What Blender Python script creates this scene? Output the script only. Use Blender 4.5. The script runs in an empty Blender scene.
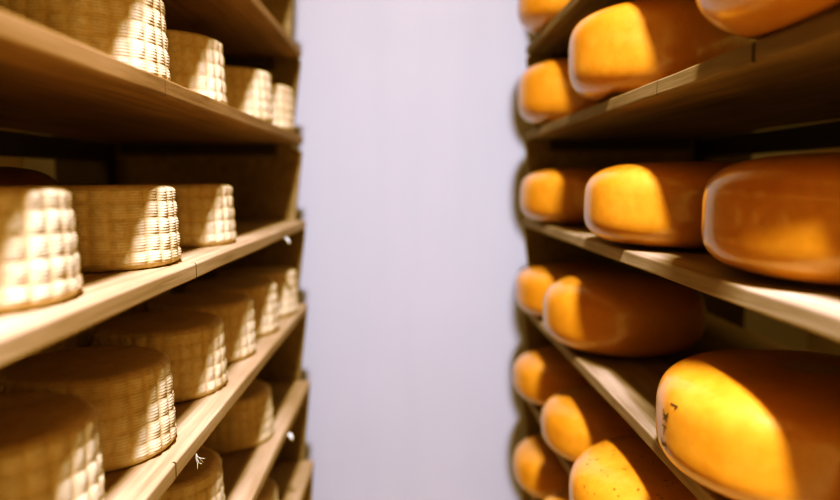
import bpy, bmesh, math, random
from mathutils import Vector, noise
R = math.radians
PI = math.pi
scene = bpy.context.scene
col = scene.collection
random.seed(4)

# ------------------------------------------------------------------ helpers
def mesh_obj(name, verts, faces, mat=None, parent=None, smooth=True, loc=(0, 0, 0), rz=0.0):
    me = bpy.data.meshes.new(name)
    me.from_pydata(verts, [], faces)
    bm = bmesh.new(); bm.from_mesh(me)
    bmesh.ops.recalc_face_normals(bm, faces=bm.faces)
    bm.to_mesh(me); bm.free()
    me.validate()
    if smooth:
        for p in me.polygons: p.use_smooth = True
    if mat: me.materials.append(mat)
    o = bpy.data.objects.new(name, me)
    col.objects.link(o)
    o.location = loc; o.rotation_euler = (0, 0, rz)
    if parent: o.parent = parent
    return o

def tag(o, label=None, cat=None, group=None, kind=None):
    if label: o['label'] = label
    if cat: o['category'] = cat
    if group: o['group'] = group
    if kind: o['kind'] = kind
    return o

def box_geo(x0, x1, y0, y1, z0, z1, bev=0.003):
    bm = bmesh.new()
    bmesh.ops.create_cube(bm, size=1)
    for v in bm.verts:
        v.co = Vector((x0 if v.co.x < 0 else x1, y0 if v.co.y < 0 else y1, z0 if v.co.z < 0 else z1))
    if bev > 0:
        bmesh.ops.bevel(bm, geom=list(bm.edges), offset=bev, segments=2, affect='EDGES')
    vs = [v.co.copy() for v in bm.verts]
    bm.verts.index_update()
    fs = [[v.index for v in f.verts] for f in bm.faces]
    bm.free()
    return vs, fs

def box(name, b, mat, parent=None, bev=0.003, loc=(0, 0, 0), rz=0.0):
    vs, fs = box_geo(*b, bev=bev)
    return mesh_obj(name, vs, fs, mat, parent, smooth=False, loc=loc, rz=rz)

def prism(name, poly, y0, y1, mat, parent=None):
    """polygon in x,z extruded along y"""
    n = len(poly)
    vs = [(x, y0, z) for x, z in poly] + [(x, y1, z) for x, z in poly]
    fs = [list(range(n)), list(range(2 * n - 1, n - 1, -1))]
    for i in range(n):
        j = (i + 1) % n
        fs.append([i, j, n + j, n + i])
    return mesh_obj(name, vs, fs, mat, parent, smooth=False)

def tube_geo(pts, rad, seg=6):
    vs, fs = [], []
    n = len(pts)
    for i, p in enumerate(pts):
        p = Vector(p)
        d = (Vector(pts[min(i + 1, n - 1)]) - Vector(pts[max(i - 1, 0)])).normalized()
        a = d.cross(Vector((0.3, 0.2, 1))).normalized(); b = d.cross(a)
        for k in range(seg):
            t = 2 * PI * k / seg
            vs.append(p + a * math.cos(t) * rad + b * math.sin(t) * rad)
    for i in range(n - 1):
        for k in range(seg):
            k2 = (k + 1) % seg
            fs.append([i * seg + k, i * seg + k2, (i + 1) * seg + k2, (i + 1) * seg + k])
    fs.append(list(range(seg))[::-1]); fs.append([(n - 1) * seg + k for k in range(seg)])
    return vs, fs

# ------------------------------------------------------------------ materials
class NT:
    def __init__(s, name):
        s.m = bpy.data.materials.new(name); s.m.use_nodes = True
        s.t = s.m.node_tree; s.n = s.t.nodes; s.l = s.t.links
        s.b = s.n['Principled BSDF']
    def add(s, typ, **kw):
        n = s.n.new(typ)
        for k, v in kw.items():
            if k.startswith('_'): setattr(n, k[1:], v)
            else: n.inputs[k.replace('_', ' ')].default_value = v
        return n
    def link(s, a, b): s.l.new(a, b)
    def ramp(s, fac, stops, interp='LINEAR'):
        r = s.n.new('ShaderNodeValToRGB'); r.color_ramp.interpolation = interp
        e = r.color_ramp.elements
        while len(e) < len(stops): e.new(0.5)
        for el, (p, c) in zip(e, stops):
            el.position = p; el.color = (c[0], c[1], c[2], 1)
        s.link(fac, r.inputs['Fac']); return r.outputs['Color']
    def mix(s, fac, a, b, mode='MIX'):
        m = s.n.new('ShaderNodeMix'); m.data_type = 'RGBA'; m.blend_type = mode
        for sock, v in ((m.inputs[0], fac), (m.inputs[6], a), (m.inputs[7], b)):
            if isinstance(v, (int, float)): sock.default_value = v
            elif isinstance(v, tuple): sock.default_value = (v[0], v[1], v[2], 1)
            else: s.link(v, sock)
        return m.outputs[2]
    def mapped(s, scale, rnd=True):
        tc = s.n.new('ShaderNodeTexCoord'); mp = s.n.new('ShaderNodeMapping')
        mp.inputs['Scale'].default_value = scale
        s.link(tc.outputs['Object'], mp.inputs['Vector'])
        if rnd:
            oi = s.n.new('ShaderNodeObjectInfo')
            mm = s.n.new('ShaderNodeMath'); mm.operation = 'MULTIPLY'; mm.inputs[1].default_value = 17.0
            s.link(oi.outputs['Random'], mm.inputs[0]); s.link(mm.outputs[0], mp.inputs['Location'])
        return mp.outputs['Vector']
    def noise(s, vec, scale, detail=4, rough=0.55, dist=0):
        n = s.add('ShaderNodeTexNoise', Scale=scale, Detail=detail, Roughness=rough, Distortion=dist)
        s.link(vec, n.inputs['Vector']); return n.outputs['Fac']
    def bump(s, h, strength, dist=0.002):
        b = s.add('ShaderNodeBump', Strength=strength, Distance=dist)
        s.link(h, b.inputs['Height']); s.link(b.outputs['Normal'], s.b.inputs['Normal'])

def wood(name, dark, mid, light, rough=0.62):
    w = NT(name)
    v = w.mapped((30, 1.6, 30))
    n1 = w.noise(v, 1.0, 5, 0.6, 0.9)
    v2 = w.mapped((170, 5, 170))
    n2 = w.noise(v2, 1.0, 3, 0.6)
    v3 = w.mapped((3.2, 2.0, 3.2))
    n3 = w.noise(v3, 1.6, 3, 0.5)
    base = w.ramp(n1, [(0.28, dark), (0.5, mid), (0.72, light)])
    fine = w.ramp(n2, [(0.3, (0.62, 0.58, 0.52)), (0.6, (1, 1, 1))])
    c = w.mix(0.7, base, fine, 'MULTIPLY')
    blot = w.ramp(n3, [(0.3, (0.66, 0.6, 0.54)), (0.6, (1.04, 1.02, 1.0))])
    c = w.mix(0.75, c, blot, 'MULTIPLY')
    # sparse small knots
    vk = w.mapped((10, 3.2, 10))
    vo = w.add('ShaderNodeTexVoronoi', Scale=1.0); w.link(vk, vo.inputs['Vector'])
    k = w.ramp(vo.outputs['Distance'], [(0.05, (0.42, 0.3, 0.2)), (0.13, (1, 1, 1))])
    c = w.mix(0.6, c, k, 'MULTIPLY')
    w.link(c, w.b.inputs['Base Color'])
    w.b.inputs['Roughness'].default_value = rough
    w.b.inputs['Specular IOR Level'].default_value = 0.25
    w.bump(n2, 0.35, 0.0015)
    return w.m

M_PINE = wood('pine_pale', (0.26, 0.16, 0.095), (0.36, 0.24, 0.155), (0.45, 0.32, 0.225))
M_PINE_DARK = wood('pine_dark', (0.17, 0.09, 0.045), (0.27, 0.15, 0.08), (0.36, 0.215, 0.125))  # darker brown pine for the upper boards
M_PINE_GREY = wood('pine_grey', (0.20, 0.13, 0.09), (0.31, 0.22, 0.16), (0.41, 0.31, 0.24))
M_GREY_DARK = wood('pine_grey_dark', (0.12, 0.075, 0.045), (0.20, 0.13, 0.08), (0.29, 0.20, 0.135))  # darker grey pine for the upper right boards
M_FRAME = wood('frame_wood', (0.15, 0.095, 0.052), (0.20, 0.135, 0.08), (0.25, 0.175, 0.11))
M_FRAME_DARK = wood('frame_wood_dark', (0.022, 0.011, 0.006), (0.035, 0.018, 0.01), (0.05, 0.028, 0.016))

def cheese_rind():
    w = NT('textured_rind')
    a = w.add('ShaderNodeAttribute'); a.attribute_name = 'ridge'
    v = w.mapped((1, 1, 1))
    n1 = w.noise(v, 14, 5, 0.65)
    n2 = w.noise(v, 120, 4, 0.7)
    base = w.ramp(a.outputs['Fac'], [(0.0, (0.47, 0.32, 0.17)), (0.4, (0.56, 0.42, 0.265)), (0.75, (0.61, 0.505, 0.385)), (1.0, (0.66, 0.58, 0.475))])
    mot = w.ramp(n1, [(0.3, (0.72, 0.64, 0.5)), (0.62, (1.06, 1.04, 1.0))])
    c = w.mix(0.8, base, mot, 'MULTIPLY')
    sp = w.ramp(n2, [(0.32, (0.68, 0.6, 0.48)), (0.52, (1, 1, 1))])
    c = w.mix(0.55, c, sp, 'MULTIPLY')
    w.link(c, w.b.inputs['Base Color'])
    w.b.inputs['Roughness'].default_value = 0.6
    w.b.inputs['Specular IOR Level'].default_value = 0.3
    w.bump(n2, 0.4, 0.001)
    return w.m
M_RIND = cheese_rind()

def wax(name, speck=0.0, tone=1.0):
    tone *= 0.9
    w = NT(name)
    v = w.mapped((1, 1, 1))
    n1 = w.noise(v, 9, 4, 0.6)
    n2 = w.noise(v, 55, 4, 0.65)
    c = w.ramp(n1, [(0.25, (0.47 * tone, 0.170 * tone, 0.014)), (0.5, (0.56 * tone, 0.215 * tone, 0.024)), (0.75, (0.62 * tone, 0.258 * tone, 0.038))])
    mot = w.ramp(n2, [(0.3, (0.86, 0.80, 0.66)), (0.6, (1, 1, 1))])
    c = w.mix(0.8, c, mot, 'MULTIPLY')
    if speck > 0:
        vs = w.mapped((1, 1, 1.8))
        n3 = w.noise(vs, 75, 2, 0.5)
        s = w.ramp(n3, [(0.30, (0.13, 0.08, 0.03)), (0.345, (1, 1, 1))])
        c = w.mix(speck, c, s, 'MULTIPLY')
    w.link(c, w.b.inputs['Base Color'])
    w.b.inputs['Roughness'].default_value = 0.36
    w.b.inputs['Specular IOR Level'].default_value = 0.45
    w.b.inputs['Subsurface Weight'].default_value = 0.35
    w.b.inputs['Subsurface Radius'].default_value = (1.0, 0.4, 0.08)
    w.b.inputs['Subsurface Scale'].default_value = 0.02
    w.b.inputs['Coat Weight'].default_value = 0.7
    w.b.inputs['Coat Roughness'].default_value = 0.13
    w.bump(n2, 0.12, 0.0012)
    return w.m
M_WAX = wax('yellow_wax')
M_WAX_SPECK = wax('yellow_wax_specked', 0.85, 1.04)
M_WAX_DARK = wax('brown_wax', 0.0, 0.3)

def plain(name, c, rough=0.7, n=0.0, scale=3.0, spec=0.3):
    w = NT(name)
    v = w.mapped((1, 1, 1), rnd=False)
    f = w.noise(v, scale, 5, 0.6)
    lo = tuple(x * (1 - n) for x in c); hi = tuple(min(1, x * (1 + n)) for x in c)
    w.link(w.ramp(f, [(0.3, lo), (0.7, hi)]), w.b.inputs['Base Color'])
    w.b.inputs['Roughness'].default_value = rough
    w.b.inputs['Specular IOR Level'].default_value = spec
    return w
def wall_mat():
    w = NT('lavender_plaster')
    v = w.mapped((1, 1, 1), rnd=False)
    f = w.noise(v, 1.3, 4, 0.6)
    vv = w.mapped((9, 9, 0.8), rnd=False)
    g = w.noise(vv, 1.0, 3, 0.6)
    c = w.ramp(f, [(0.3, (0.345, 0.352, 0.440)), (0.7, (0.372, 0.368, 0.462))])
    s = w.ramp(g, [(0.32, (0.965, 0.975, 0.985)), (0.55, (1, 1, 1))])
    c = w.mix(0.8, c, s, 'MULTIPLY')
    w.link(c, w.b.inputs['Base Color'])
    w.b.inputs['Roughness'].default_value = 0.75
    w.bump(g, 0.05, 0.002)
    return w.m
M_WALL = wall_mat()
M_SIDE = plain('side_plaster', (0.52, 0.40, 0.24), 0.8, 0.06).m
M_CEIL = plain('ceiling_paint', (0.55, 0.45, 0.31), 0.85, 0.03).m
M_FLOOR = plain('concrete_floor', (0.48, 0.33, 0.19), 0.6, 0.15, 5).m
M_INK = plain('dark_ink', (0.045, 0.03, 0.02), 0.6, 0.2, 60).m
M_CLIP = plain('white_plastic', (0.78, 0.80, 0.86), 0.4, 0.03).m
M_TWINE = plain('pale_twine', (0.75, 0.72, 0.66), 0.8, 0.1, 80).m

# ------------------------------------------------------------------ room
def slab(name, b, m):
    return tag(box(name, b, m, bev=0), kind='structure')
slab('floor', (-1.7, 1.7, -3.2, 2.8, -0.1, 0.0), M_FLOOR)
slab('ceiling', (-1.7, 1.7, -3.2, 2.8, 3.6, 3.7), M_CEIL)
slab('wall_far', (-1.7, 1.7, 2.66, 2.8, 0, 3.6), M_WALL)
slab('wall_left', (-1.7, -1.5, -3.2, 2.66, 0, 3.6), M_SIDE)
slab('wall_right', (1.5, 1.7, -3.2, 2.66, 0, 3.6), M_SIDE)
slab('wall_rear', (-1.5, 1.5, -3.2, -3.0, 0, 3.6), M_SIDE)

# ------------------------------------------------------------------ racks
YAW = R(1.43)
END = 2.3
REND = 2.4
TH = 0.025
LYAW = R(0.9)
LEFT = dict(A0=(-0.381, 1.918), A=(-0.381, 1.645), B=(-0.376, 1.370), C=(-0.375, 1.094), D=(-0.370, 0.832), E=(-0.362, 0.554))
RZ = dict(A0=1.946, A=1.664, B=1.371, C=1.078, D=0.790, E=0.505)
RX0 = 0.355
NEAR = -0.7

def board(name, sgn, depth, y0, y1, mat, loc, rz=0.0, notches=(), th=TH, seed=0, parent=None):
    """plank: front edge at local x=0, running back to sgn*depth, top at z=0"""
    ys = set()
    n = 90
    for i in range(n + 1): ys.add(round(y0 + (y1 - y0) * i / n, 5))
    for yn, w, dp in notches:
        for k in (-1, -0.5, 0, 0.5, 1): ys.add(round(yn + k * w, 5))
    ys = sorted(ys)
    r = 0.0028
    prof = [(0 + r, 0), (r * 0.3, -r * 0.3), (0, -r), (0, -th + r), (r * 0.3, -th + r * 0.3), (r, -th), (depth, -th), (depth, 0)]
    vs, fs = [], []
    m = len(prof)
    for y in ys:
        wob = 0.0012 * noise.noise(Vector((seed * 3.1, y * 4.0, 0))) + 0.0005 * noise.noise(Vector((seed, y * 25, 2)))
        cut = 0.0
        for yn, w, dp in notches:
            q = abs(y - yn) / w
            if q < 1: cut = max(cut, dp * (1 - q))
        for (px, pz) in prof:
            front = px < depth * 0.5
            x = px + (wob + cut if front else 0)
            zz = pz
            if front: zz += 0.0010 * noise.noise(Vector((seed + 9, y * 6, pz * 30)))
            vs.append((sgn * x, y, zz))
    for i in range(len(ys) - 1):
        for k in range(m):
            k2 = (k + 1) % m
            fs.append([i * m + k, i * m + k2, (i + 1) * m + k2, (i + 1) * m + k])
    fs.append(list(range(m))); fs.append([(len(ys) - 1) * m + k for k in range(m)])
    o = mesh_obj(name, vs, fs, mat, parent, smooth=False, loc=loc, rz=rz)
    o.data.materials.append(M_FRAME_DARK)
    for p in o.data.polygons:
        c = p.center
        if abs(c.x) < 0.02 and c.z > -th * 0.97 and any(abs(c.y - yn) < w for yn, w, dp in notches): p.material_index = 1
    return o

LDEP, RDEP = 0.585, 0.565
lab_l = dict(
    A0='wooden shelf board at the top left, only its dark underside showing',
    A='brown wooden shelf board at upper left carrying the four highest pale cheese wheels',
    B='pale wooden shelf board at mid left, cracked front edge, under three cheese wheels',
    C='pale wooden shelf board at lower left packed with the long row of textured cheese wheels',
    D='wooden shelf board at bottom left below the packed row, carrying two shaded wheels',
    E='lowest wooden shelf board at left, only its far end showing')
notch_l = dict(A=[(-1.29, 0.0015, 0.006)], B=[(-1.19, 0.0022, 0.012)], C=[(-1.32, 0.0025, 0.004)])
for i, (k, (x, z)) in enumerate(LEFT.items()):
    m = M_PINE_DARK if k in ('A0', 'A') else M_PINE
    o = board('shelf_board', -1, LDEP, NEAR - END, 0.0, m, (x, END, z), rz=LYAW, notches=notch_l.get(k, []), seed=i + 1)
    tag(o, lab_l[k], 'shelf', 'wooden boards of the left rack')
lab_r = dict(
    A0='dark wooden shelf board at top right under one blurred half-seen yellow wheel',
    A='dark wooden shelf board at upper right with knots, its wide underside showing',
    B='pale wooden shelf board at mid right under three yellow wheels in a level row',
    C='pale wooden shelf board at lower right running under the biggest yellow wheel',
    D='wooden shelf board at lower right hidden under three yellow wheels, one of them specked',
    E='lowest wooden shelf board at right, under the two bottommost yellow wheels')
notch_r = dict(A=[(-1.24, 0.0015, 0.006), (-1.555, 0.004, 0.012)])
for i, (k, z) in enumerate(RZ.items()):
    m = M_GREY_DARK if k in ('A0', 'A') else M_PINE_GREY
    o = board('shelf_board', 1, RDEP, NEAR - REND, 0.0, m, (RX0, REND, z), rz=YAW, notches=notch_r.get(k, []), seed=i + 11)
    tag(o, lab_r[k], 'shelf', 'wooden boards of the right rack')

def rack(sgn, name, label, loc, rz, levels, depth, lefts):
    """end panels, dark shade cleats, posts, rails; local x=0 at front line, y=0 at the far end of the boards"""
    root = bpy.data.objects.new(name, None); col.objects.link(root)
    root.location = loc; root.rotation_euler = (0, 0, rz)
    tag(root, label, 'rack')
    zs = sorted(levels)
    lows = [0.0] + zs
    tops = [z - TH for z in zs] + [zs[-1] + 0.60]
    yb, yf = 0.004, 0.030            # the end panels stand just beyond the board ends
    for i, (lo, hi) in enumerate(zip(lows, tops)):
        f0 = lefts(lo); f1 = lefts(hi)
        gap = 0.014 if (sgn < 0 and i == 4) else 0.0
        hi2 = hi + TH if i < len(tops) - 1 else hi
        lo2 = lo
        # each tier's panel is narrower at its foot than at its head
        poly = [(sgn * (f0 + 0.036), lo2 + 0.001), (sgn * (f1 + 0.006), hi - 0.012 - gap), (sgn * (f1 + 0.008 + (0.03 if gap else 0)), hi - 0.004 - gap * 0.6),
                (sgn * (f1 + 0.05), hi2 - 0.002), (sgn * (depth + 0.06), hi2 - 0.002), (sgn * (depth + 0.06), lo2 + 0.001)]
        prism('end_panel', poly, yb, yf, M_FRAME, root)
    for z in zs:
        f = lefts(z)
        a, b = sorted((sgn * (f + 0.085), sgn * (depth - 0.01)))
        box('shade_cleat', (a, b, -0.034, 0.002, z - TH - 0.036, z - TH - 0.001), M_FRAME_DARK, root)  # near-black strip standing for the board's shade on the end panel
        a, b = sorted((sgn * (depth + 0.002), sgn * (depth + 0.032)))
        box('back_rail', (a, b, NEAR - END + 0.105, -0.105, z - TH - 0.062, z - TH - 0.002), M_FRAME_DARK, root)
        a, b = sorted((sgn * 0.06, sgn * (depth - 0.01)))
        box('shade_cleat', (a, b, NEAR - END + 0.05, NEAR - END + 0.09, z - TH - 0.036, z - TH - 0.001), M_FRAME_DARK, root)
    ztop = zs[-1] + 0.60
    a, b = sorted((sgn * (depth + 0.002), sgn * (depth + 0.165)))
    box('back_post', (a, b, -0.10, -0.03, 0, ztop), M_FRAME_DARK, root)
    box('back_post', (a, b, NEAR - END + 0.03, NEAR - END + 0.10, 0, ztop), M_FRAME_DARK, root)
    for dz in (0.272, 0.56):           # unseen boards added above to shade the tiers below
        f = lefts(zs[-1])
        a, b = sorted((sgn * f, sgn * (depth - 0.02)))
        box('shade_board', (a, b, NEAR - END, 0.0, zs[-1] + dz - TH, zs[-1] + dz), M_PINE_DARK, root)
    return root

lz = [z for _, z in LEFT.values()]
def left_front(z):
    # front line of the left boards against height, relative to x=-0.362
    pts = sorted((zz, -xx - 0.362) for xx, zz in LEFT.values())
    if z <= pts[0][0]: return pts[0][1]
    for (a, fa), (b, fb) in zip(pts, pts[1:]):
        if z <= b: return fa + (fb - fa) * (z - a) / (b - a)
    return pts[-1][1]
rack(-1, 'cheese_rack', 'dark brown wooden frame of the left cheese rack, end panels against the pale wall',
     (-0.362, END, 0), LYAW, lz, 0.61, left_front)
rack(1, 'cheese_rack', 'dark brown wooden frame of the right cheese rack holding the yellow wheels',
     (RX0, REND, 0), YAW, list(RZ.values()), 0.57, lambda z: 0.0)

# ------------------------------------------------------------------ textured cheese wheels (left)
def make_textured_wheel(seed):
    Rb, Rt, H = 0.1262, 0.1195, 0.127
    COLS, ROWS = 28, 5
    NA, NZ = COLS * 8, ROWS * 22
    rnd = random.Random(seed)
    camp = [[rnd.uniform(0.75, 1.15) for _ in range(ROWS)] for _ in range(COLS)]
    skew = [rnd.uniform(-0.05, 0.05) for _ in range(COLS)]
    vs, fs, ridge = [], [], []
    for j in range(NZ + 1):
        h = j / NZ
        z = H * h
        base = Rb + (Rt - Rb) * h
        # rounded foot and shoulder
        e0 = 0.012; e1 = 0.009
        foot = 0.0
        if z < e0: q = 1 - z / e0; foot = 0.0085 * (1 - math.sqrt(max(0, 1 - q * q)))
        if z > H - e1: q = (z - (H - e1)) / e1; foot = e1 * (1 - math.sqrt(max(0, 1 - q * q)))
        for i in range(NA):
            a = 2 * PI * i / NA
            uf = i / 8.0
            ci = int(uf) % COLS; u = uf - int(uf)
            vv = (h + skew[ci] * 0.12) * ROWS
            rj = min(ROWS - 1, max(0, int(math.floor(vv)))); v = min(1, max(0, vv - rj))
            pu = 1 - abs(2 * u - 1) ** 2.1
            vk = 1 - v                                     # fuller towards its lower half
            pv = 1 - abs(2 * (vk ** 0.75) - 1) ** 2.0
            cell = (0.15 + 0.85 * pu) * (0.40 + 0.60 * pv)
            amp = 0.0042 * camp[ci][rj]
            fade = min(1, z / 0.012) * min(1, (H - z) / 0.008 + 0.1)
            rib = math.cos(2 * PI * 6 * v + 0.35 * math.sin(a * 9)) * (0.25 + 0.75 * min(1, pu * 1.3))
            nz = noise.noise(Vector((math.cos(a) * 2.2 + seed, math.sin(a) * 2.2, h * 1.5)))
            nf = noise.noise(Vector((math.cos(a) * 14 + seed, math.sin(a) * 14, h * 12)))
            rr = base - foot - 0.0045 + (cell * amp + rib * 0.00050) * fade + nz * 0.0014 + nf * 0.0006
            vs.append((rr * math.cos(a), rr * math.sin(a), z))
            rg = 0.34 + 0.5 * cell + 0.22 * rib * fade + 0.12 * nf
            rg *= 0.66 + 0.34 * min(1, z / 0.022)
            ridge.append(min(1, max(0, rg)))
    for j in range(NZ):
        for i in range(NA):
            i2 = (i + 1) % NA
            fs.append([j * NA + i, j * NA + i2, (j + 1) * NA + i2, (j + 1) * NA + i])
    # top and bottom faces as rings
    def cap(row, z, up):
        prev = [row * NA + i for i in range(NA)]
        rims = [0.975, 0.93, 0.8, 0.6, 0.4, 0.2]
        for q in rims:
            cur = []
            for i in range(NA):
                x0, y0, _ = vs[row * NA + i]
                d = 0.0
                if up: d = -0.0012 * min(1, (1 - q) * 8) + 0.0012 * noise.noise(Vector((x0 * q * 30 + seed, y0 * q * 30, 3)))
                cur.append(len(vs)); vs.append((x0 * q, y0 * q, z + d + (0.0005 if up else 0)))
                ridge.append(min(1, max(0, 0.40 + 0.25 * noise.noise(Vector((x0 * q * 45, y0 * q * 45, seed))))))
            for i in range(NA):
                i2 = (i + 1) % NA
                fs.append([prev[i], prev[i2], cur[i2], cur[i]])
            prev = cur
        c = len(vs); vs.append((0, 0, z - (0.001 if up else 0))); ridge.append(0.4)
        for i in range(NA): fs.append([prev[i], prev[(i + 1) % NA], c])
    cap(NZ, H, True); cap(0, 0.0, False)
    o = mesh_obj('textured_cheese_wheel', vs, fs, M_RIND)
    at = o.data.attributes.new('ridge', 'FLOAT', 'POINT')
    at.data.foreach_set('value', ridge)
    return o

protos = [make_textured_wheel(1), make_textured_wheel(7)]
used = [False, False]
def place_textured(x, y, key, rot, label, group, which=0, s=1.0):
    z = LEFT[key][1]
    if not used[which]:
        o = protos[which]; used[which] = True
    else:
        o = protos[which].copy(); col.objects.link(o)
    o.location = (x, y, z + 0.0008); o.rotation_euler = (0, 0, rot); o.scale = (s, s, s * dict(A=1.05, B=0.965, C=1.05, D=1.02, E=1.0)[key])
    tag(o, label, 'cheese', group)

GA, GB, GC, GD = ('pale wheels on the upper left shelf', 'pale wheels on the mid left shelf',
                  'pale wheels on the lower left shelf', 'pale wheels on the bottom left shelves')
W = [
 (-0.510, 1.082, 'A', 0.3, 'large pale textured cheese wheel cut off by the top edge, on the upper left shelf', GA, 0),
 (-0.515, 1.424, 'A', 1.1, 'pale textured cheese wheel on the upper left shelf, second from the front', GA, 1),
 (-0.505, 1.838, 'A', 2.0, 'small-looking textured cheese wheel on the upper left shelf, third from the front', GA, 0),
 (-0.501, 2.125, 'A', 2.9, 'blurred cheese wheel at the far end of the upper left shelf, fourth of its row', GA, 1),
 (-0.500, 0.742, 'B', 0.7, 'bright blurred white-ribbed cheese wheel at the left edge, nearest on the mid left shelf', GB, 1),
 (-0.505, 1.089, 'B', 1.7, 'sharp ribbed cheese wheel in the middle of the three on the mid left shelf', GB, 0),
 (-0.511, 1.454, 'B', 2.6, 'farthest of the three cheese wheels on the mid left shelf', GB, 1),
 (-0.499, 0.775, 'C', 0.2, 'blurred cheese wheel in the bottom left corner, nearest on the packed lower shelf', GC, 0),
 (-0.503, 1.036, 'C', 0.9, 'big sharp woven-textured cheese wheel, second from front on the packed lower left shelf', GC, 1),
 (-0.508, 1.347, 'C', 1.5, 'third textured cheese wheel from the front on the packed lower left shelf', GC, 0),
 (-0.511, 1.610, 'C', 2.2, 'fourth textured cheese wheel from the front on the packed lower left shelf', GC, 1),
 (-0.508, 1.870, 'C', 2.9, 'fifth textured cheese wheel on the packed lower left shelf, next to last', GC, 0),
 (-0.502, 2.133, 'C', 3.6, 'last blurred cheese wheel at the far end of the packed lower left shelf', GC, 1),
 (-0.775, 1.350, 'C', 4.1, 'dark shaded cheese wheel in the back row of the lower left shelf, nearer the camera', GC, 0),
 (-0.785, 1.830, 'C', 4.6, 'dark shaded cheese wheel in the back row of the lower left shelf, farther in', GC, 1),
 (-0.502, 1.289, 'D', 5.0, 'shaded brown cheese wheel below the packed left shelf, cut off by the bottom edge', GD, 0),
 (-0.510, 1.777, 'D', 5.5, 'cheese wheel with a thin bright edge, farther of two below the packed left shelf', GD, 1),
 (-0.502, 1.797, 'E', 6.0, 'cheese wheel on the lowest left shelf, only its top showing at the bottom edge', GD, 0),
]
for w in W: place_textured(*w)

# ------------------------------------------------------------------ waxed wheels (right)
def wheel_surface(n, Rw, hh, z):
    """radius of the waxed wheel at height z above its middle"""
    q = min(1, abs(z) / hh)
    return Rw * (1 - q ** n) ** (1 / n)
def make_waxed_wheel(name, n, Rw, H, seed, mat):
    hh = H / 2
    NA, NP = 128, 40
    vs, fs = [], []
    for j in range(NP + 1):
        t = -PI / 2 + PI * j / NP
        c, s = math.cos(t), math.sin(t)
        rr = Rw * abs(c) ** (2 / n) ; z = hh * math.copysign(abs(s) ** (2 / n), s)
        for i in range(NA):
            a = 2 * PI * i / NA
            d = 1 + 0.012 * noise.noise(Vector((math.cos(a) * 1.3 + seed, math.sin(a) * 1.3, z * 8))) \
                  + 0.003 * noise.noise(Vector((math.cos(a) * 5 + seed, math.sin(a) * 5, z * 40)))
            r2 = rr * d
            vs.append((r2 * math.cos(a), r2 * math.sin(a), z + hh))
    for j in range(NP):
        for i in range(NA):
            i2 = (i + 1) % NA
            fs.append([j * NA + i, j * NA + i2, (j + 1) * NA + i2, (j + 1) * NA + i])
    fs.append([i for i in range(NA)][::-1]); fs.append([NP * NA + i for i in range(NA)])
    return mesh_obj(name, vs, fs, mat)

wp = {}
WR = 0.195
def place_waxed(x, y, key, rot, label, group, kind='box', mat=None, sc=(1, 1, 1), z=None):
    n, H = dict(box=(3.6, 0.156), round=(3.0, 0.160), tall=(3.6, 0.158))[kind]
    mm = mat or M_WAX
    kk = (kind, mm.name)
    if kk not in wp:
        o = make_waxed_wheel('waxed_cheese_wheel', n, WR, H, len(wp) * 3 + 1, mm); wp[kk] = o
    else:
        o = wp[kk].copy(); col.objects.link(o)
    zz = RZ[key] if z is None else z
    o.location = (x, y, zz + 0.001); o.rotation_euler = (0, 0, rot); o.scale = sc
    tag(o, label, 'cheese', group)
    return o
HA, HB, HC, HD = ('yellow wheels on the upper right shelves', 'yellow wheels on the mid right shelf',
                  'yellow wheels on the lower right shelf', 'yellow wheels on the bottom right shelves')
place_waxed(0.490, 2.170, 'A0', 0.4, 'blurred yellow wax cheese wheel cut off by the top edge at the aisle end', HA, sc=(1, 1, 1.12))
place_waxed(0.496, 2.172, 'A', 1.4, 'blurred yellow wax cheese wheel at the far end of the upper right shelf', HA, sc=(1, 1, 1.25))
place_waxed(0.512, 1.506, 'A', 2.3, 'bright yellow wax cheese wheel with a white glint, middle of the upper right shelf', HA, sc=(1, 1, 1.24))
place_waxed(0.501, 0.774, 'A', 3.3, 'yellow wax cheese wheel in the top right corner, nearest on the upper right shelf', HA, sc=(1, 1, 1.15))
place_waxed(0.497, 2.109, 'B', 4.0, 'farthest and smallest-looking yellow wax wheel on the mid right shelf', HB, sc=(1, 1, 1.06))
place_waxed(0.525, 1.389, 'B', 5.0, 'half-lit yellow wax wheel between two others on the mid right shelf', HB, sc=(1, 1, 1.06))
place_waxed(0.575, 0.905, 'B', 0.9, 'large amber wax wheel at the right edge, nearest on the mid right shelf', HB, sc=(1, 1, 1.05))
place_waxed(0.496, 2.180, 'C', 1.9, 'blurred yellow wax wheel at the far end of the lower right shelf', HC)
place_waxed(0.507, 1.734, 'C', 2.9, 'yellow wax wheel with a long dark shaded side, second on the lower right shelf', HC, 'round', sc=(1, 1, 1.18))
big = place_waxed(0.536, 0.948, 'C', 0.0, 'largest yellow wax cheese wheel in the bottom right corner with dark ink marks', HC, 'tall', mat=wax('yellow_wax_bright', 0.0, 1.05), sc=(1, 1, 1.05))
place_waxed(0.495, 2.200, 'D', 4.9, 'blurred yellow wax wheel at the far end of the second-lowest right shelf', HD, 'round', sc=(1, 1, 1.03))
place_waxed(0.511, 1.758, 'D', 5.9, 'plain yellow wax wheel at lower right, just left of the speckled one', HD, 'round')
place_waxed(0.491, 1.320, 'D', 0.7, 'yellow wax wheel speckled with dark mould spots at the bottom edge', HD, 'round', mat=M_WAX_SPECK, sc=(1, 1, 1.12))
place_waxed(0.496, 2.174, 'E', 1.6, 'blurred yellow wax wheel at the far aisle end of the lowest right shelf', HD, 'round')
place_waxed(0.496, 1.746, 'E', 2.6, 'yellow wax wheel on the lowest right shelf, only its rounded top showing', HD, 'round')
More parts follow.
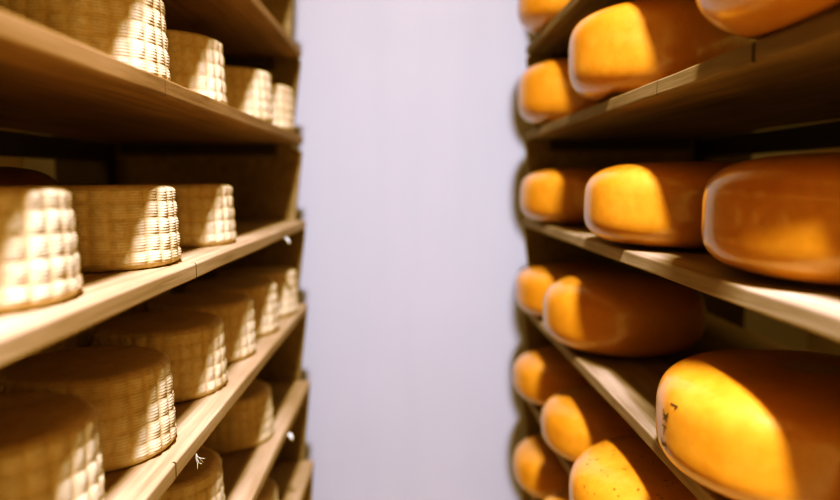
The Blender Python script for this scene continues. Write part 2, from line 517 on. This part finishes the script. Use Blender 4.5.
# dark wheel in the back row of the mid left shelf
place_waxed(-0.81, 1.259, 'B', 0.2, 'dark brown round-shouldered wheel in the back row of the mid left shelf', GB, 'box', mat=M_WAX_DARK, z=LEFT['B'][1], sc=(0.77, 0.77, 1))

# ink marks on the big wheel: strokes laid on its curved side
def ink_stroke(parent, n, Rw, H, strokes, width):
    hh = H / 2
    vs, fs = [], []
    def P(th, z):
        r = wheel_surface(n, Rw, hh, z - hh) * (1 + 0.012 * noise.noise(Vector((math.cos(th) * 1.3 + SEED, math.sin(th) * 1.3, (z - hh) * 8)))
             + 0.003 * noise.noise(Vector((math.cos(th) * 5 + SEED, math.sin(th) * 5, (z - hh) * 40)))) + 0.0007
        return (r * math.cos(th), r * math.sin(th), z)
    for (t0, z0), (t1, z1) in strokes:
        dt, dz = (t1 - t0) * Rw, z1 - z0
        L = math.hypot(dt, dz); nx, nz = -dz / L * width / 2, dt / L * width / 2
        k = 6; b = len(vs)
        for i in range(k + 1):
            f = i / k
            t, z = t0 + (t1 - t0) * f, z0 + dz * f
            vs.append(P(t + nx / Rw, z + nz)); vs.append(P(t - nx / Rw, z - nz))
        for i in range(k): fs.append([b + 2 * i, b + 2 * i + 1, b + 2 * i + 3, b + 2 * i + 2])
    return mesh_obj('ink_mark', vs, fs, M_INK, parent)
SEED = [k for k in wp].index(('tall', big.data.materials[0].name)) * 3 + 1
MARKS = None
th0 = PI - 0.05
S = []
def glyph(tc, zc, segs, w=0.019, h=0.013):
    for (a, b), (c, d) in segs: S.append(((tc + a * w / WR, zc + b * h), (tc + c * w / WR, zc + d * h)))
glyph(th0 + 0.17, 0.112, [((-0.5, 0), (0.5, 0.1)), ((0.4, 0.1), (0.2, -0.3))])
glyph(th0 + 0.07, 0.092, [((-0.5, 0.5), (0.4, -0.5)), ((-0.3, -0.5), (0.5, 0.5)), ((-0.4, 0), (0.5, 0.1))])
glyph(th0 + 0.06, 0.072, [((-0.4, 0.4), (0.4, 0.4)), ((0, 0.4), (0, -0.5))])
glyph(th0 + 0.05, 0.052, [((-0.4, 0.5), (-0.4, -0.5)), ((0.4, 0.5), (0.4, -0.5)), ((-0.4, 0), (0.4, 0))])
ink_stroke(big, 3.6, WR, 0.158, S, 0.0024)['label'] = 'dark smudged ink marks'

# ------------------------------------------------------------------ little things under the left boards
def clip(loc, label):
    vs, fs = [], []
    prof = [(0.0, 0.0), (0.003, -0.001), (0.008, -0.004), (0.011, -0.010), (0.012, -0.017), (0.0105, -0.017), (0.0092, -0.0105), (0.007, -0.0056), (0.002, -0.003), (0.0, -0.003)]
    n = len(prof)
    for y in (-0.010, -0.006, 0.006, 0.010):
        k = 0.8 if abs(y) > 0.008 else 1.0
        for x, z in prof: vs.append((x * k, y, z * k))
    for j in range(3):
        for i in range(n):
            i2 = (i + 1) % n
            fs.append([j * n + i, j * n + i2, (j + 1) * n + i2, (j + 1) * n + i])
    fs.append(list(range(n))); fs.append([3 * n + i for i in range(n)])
    o = mesh_obj('plastic_clip', vs, fs, M_CLIP, loc=loc)
    tag(o, label, 'clip', 'white clips under the left boards')
clip((-0.370, 1.92, LEFT['B'][1] - TH), 'tiny white plastic clip under the far end of the mid left shelf')
clip((-0.362, 1.87, LEFT['D'][1] - TH), 'tiny white plastic clip under the front edge of the second-lowest left shelf')
vs, fs = [], []
for pts in ([(0, 0, 0), (0.002, 0.004, -0.008), (0.006, 0.010, -0.018), (0.012, 0.012, -0.026)],
            [(0, 0, 0), (0.001, -0.005, -0.010), (0.005, -0.008, -0.020), (0.006, -0.013, -0.030)],
            [(0.001, 0, -0.006), (0.010, 0.003, -0.012), (0.018, 0.002, -0.012)],
            [(0.001, 0.001, -0.010), (0.008, -0.008, -0.018), (0.016, -0.012, -0.019)]):
    a, b = tube_geo([tuple(0.7 * q for q in p) for p in pts], 0.00022)
    fs += [[i + len(vs) for i in f] for f in b]; vs += a
o = mesh_obj('frayed_twine', vs, fs, M_TWINE, loc=(-0.3545, 1.072, LEFT['C'][1] - TH + 0.001))
tag(o, 'wisp of frayed white twine hanging under the lower left shelf edge', 'twine')

# ------------------------------------------------------------------ light
ld = bpy.data.lights.new('aisle_lamp', 'AREA')
ld.shape = 'DISK'; ld.size = 0.22; ld.energy = 440; ld.color = (1.0, 0.97, 0.93)
lo = bpy.data.objects.new('aisle_lamp', ld); col.objects.link(lo)
lo.location = (0.06, -0.30, 3.45)
wd = bpy.data.worlds.new('World'); scene.world = wd; wd.use_nodes = True
wd.node_tree.nodes['Background'].inputs[0].default_value = (0.6, 0.65, 0.8, 1)
wd.node_tree.nodes['Background'].inputs[1].default_value = 0.1

# ------------------------------------------------------------------ camera
cd = bpy.data.cameras.new('camera'); cam = bpy.data.objects.new('camera', cd); col.objects.link(cam)
cd.sensor_width = 36; cd.lens = 30; cd.clip_start = 0.01
cam.location = (0, 0, 1.5)
cam.rotation_euler = (PI / 2 - math.atan(69 / 700), 0, 0)
cd.dof.use_dof = True; cd.dof.focus_distance = 1.1; cd.dof.aperture_fstop = 1.5
scene.camera = cam
vs_ = scene.view_settings
vs_.view_transform = 'Standard'; vs_.look = 'None'; vs_.exposure = 0.0; vs_.gamma = 1.0
vs_.use_curve_mapping = True
cm = vs_.curve_mapping
def curve(i, pts):
    c = cm.curves[i]
    while len(c.points) > 2: c.points.remove(c.points[1])
    c.points[0].location = pts[0]; c.points[-1].location = pts[-1]
    for p in pts[1:-1]: c.points.new(*p)
curve(1, [(0, 0), (0.08, 0.067), (0.3, 0.28), (1, 1)])
curve(2, [(0, 0), (0.05, 0.014), (0.15, 0.085), (0.35, 0.325), (1, 1)])
curve(3, [(0, 0), (0.04, 0.035), (0.2, 0.20), (1, 1)])
cm.update()
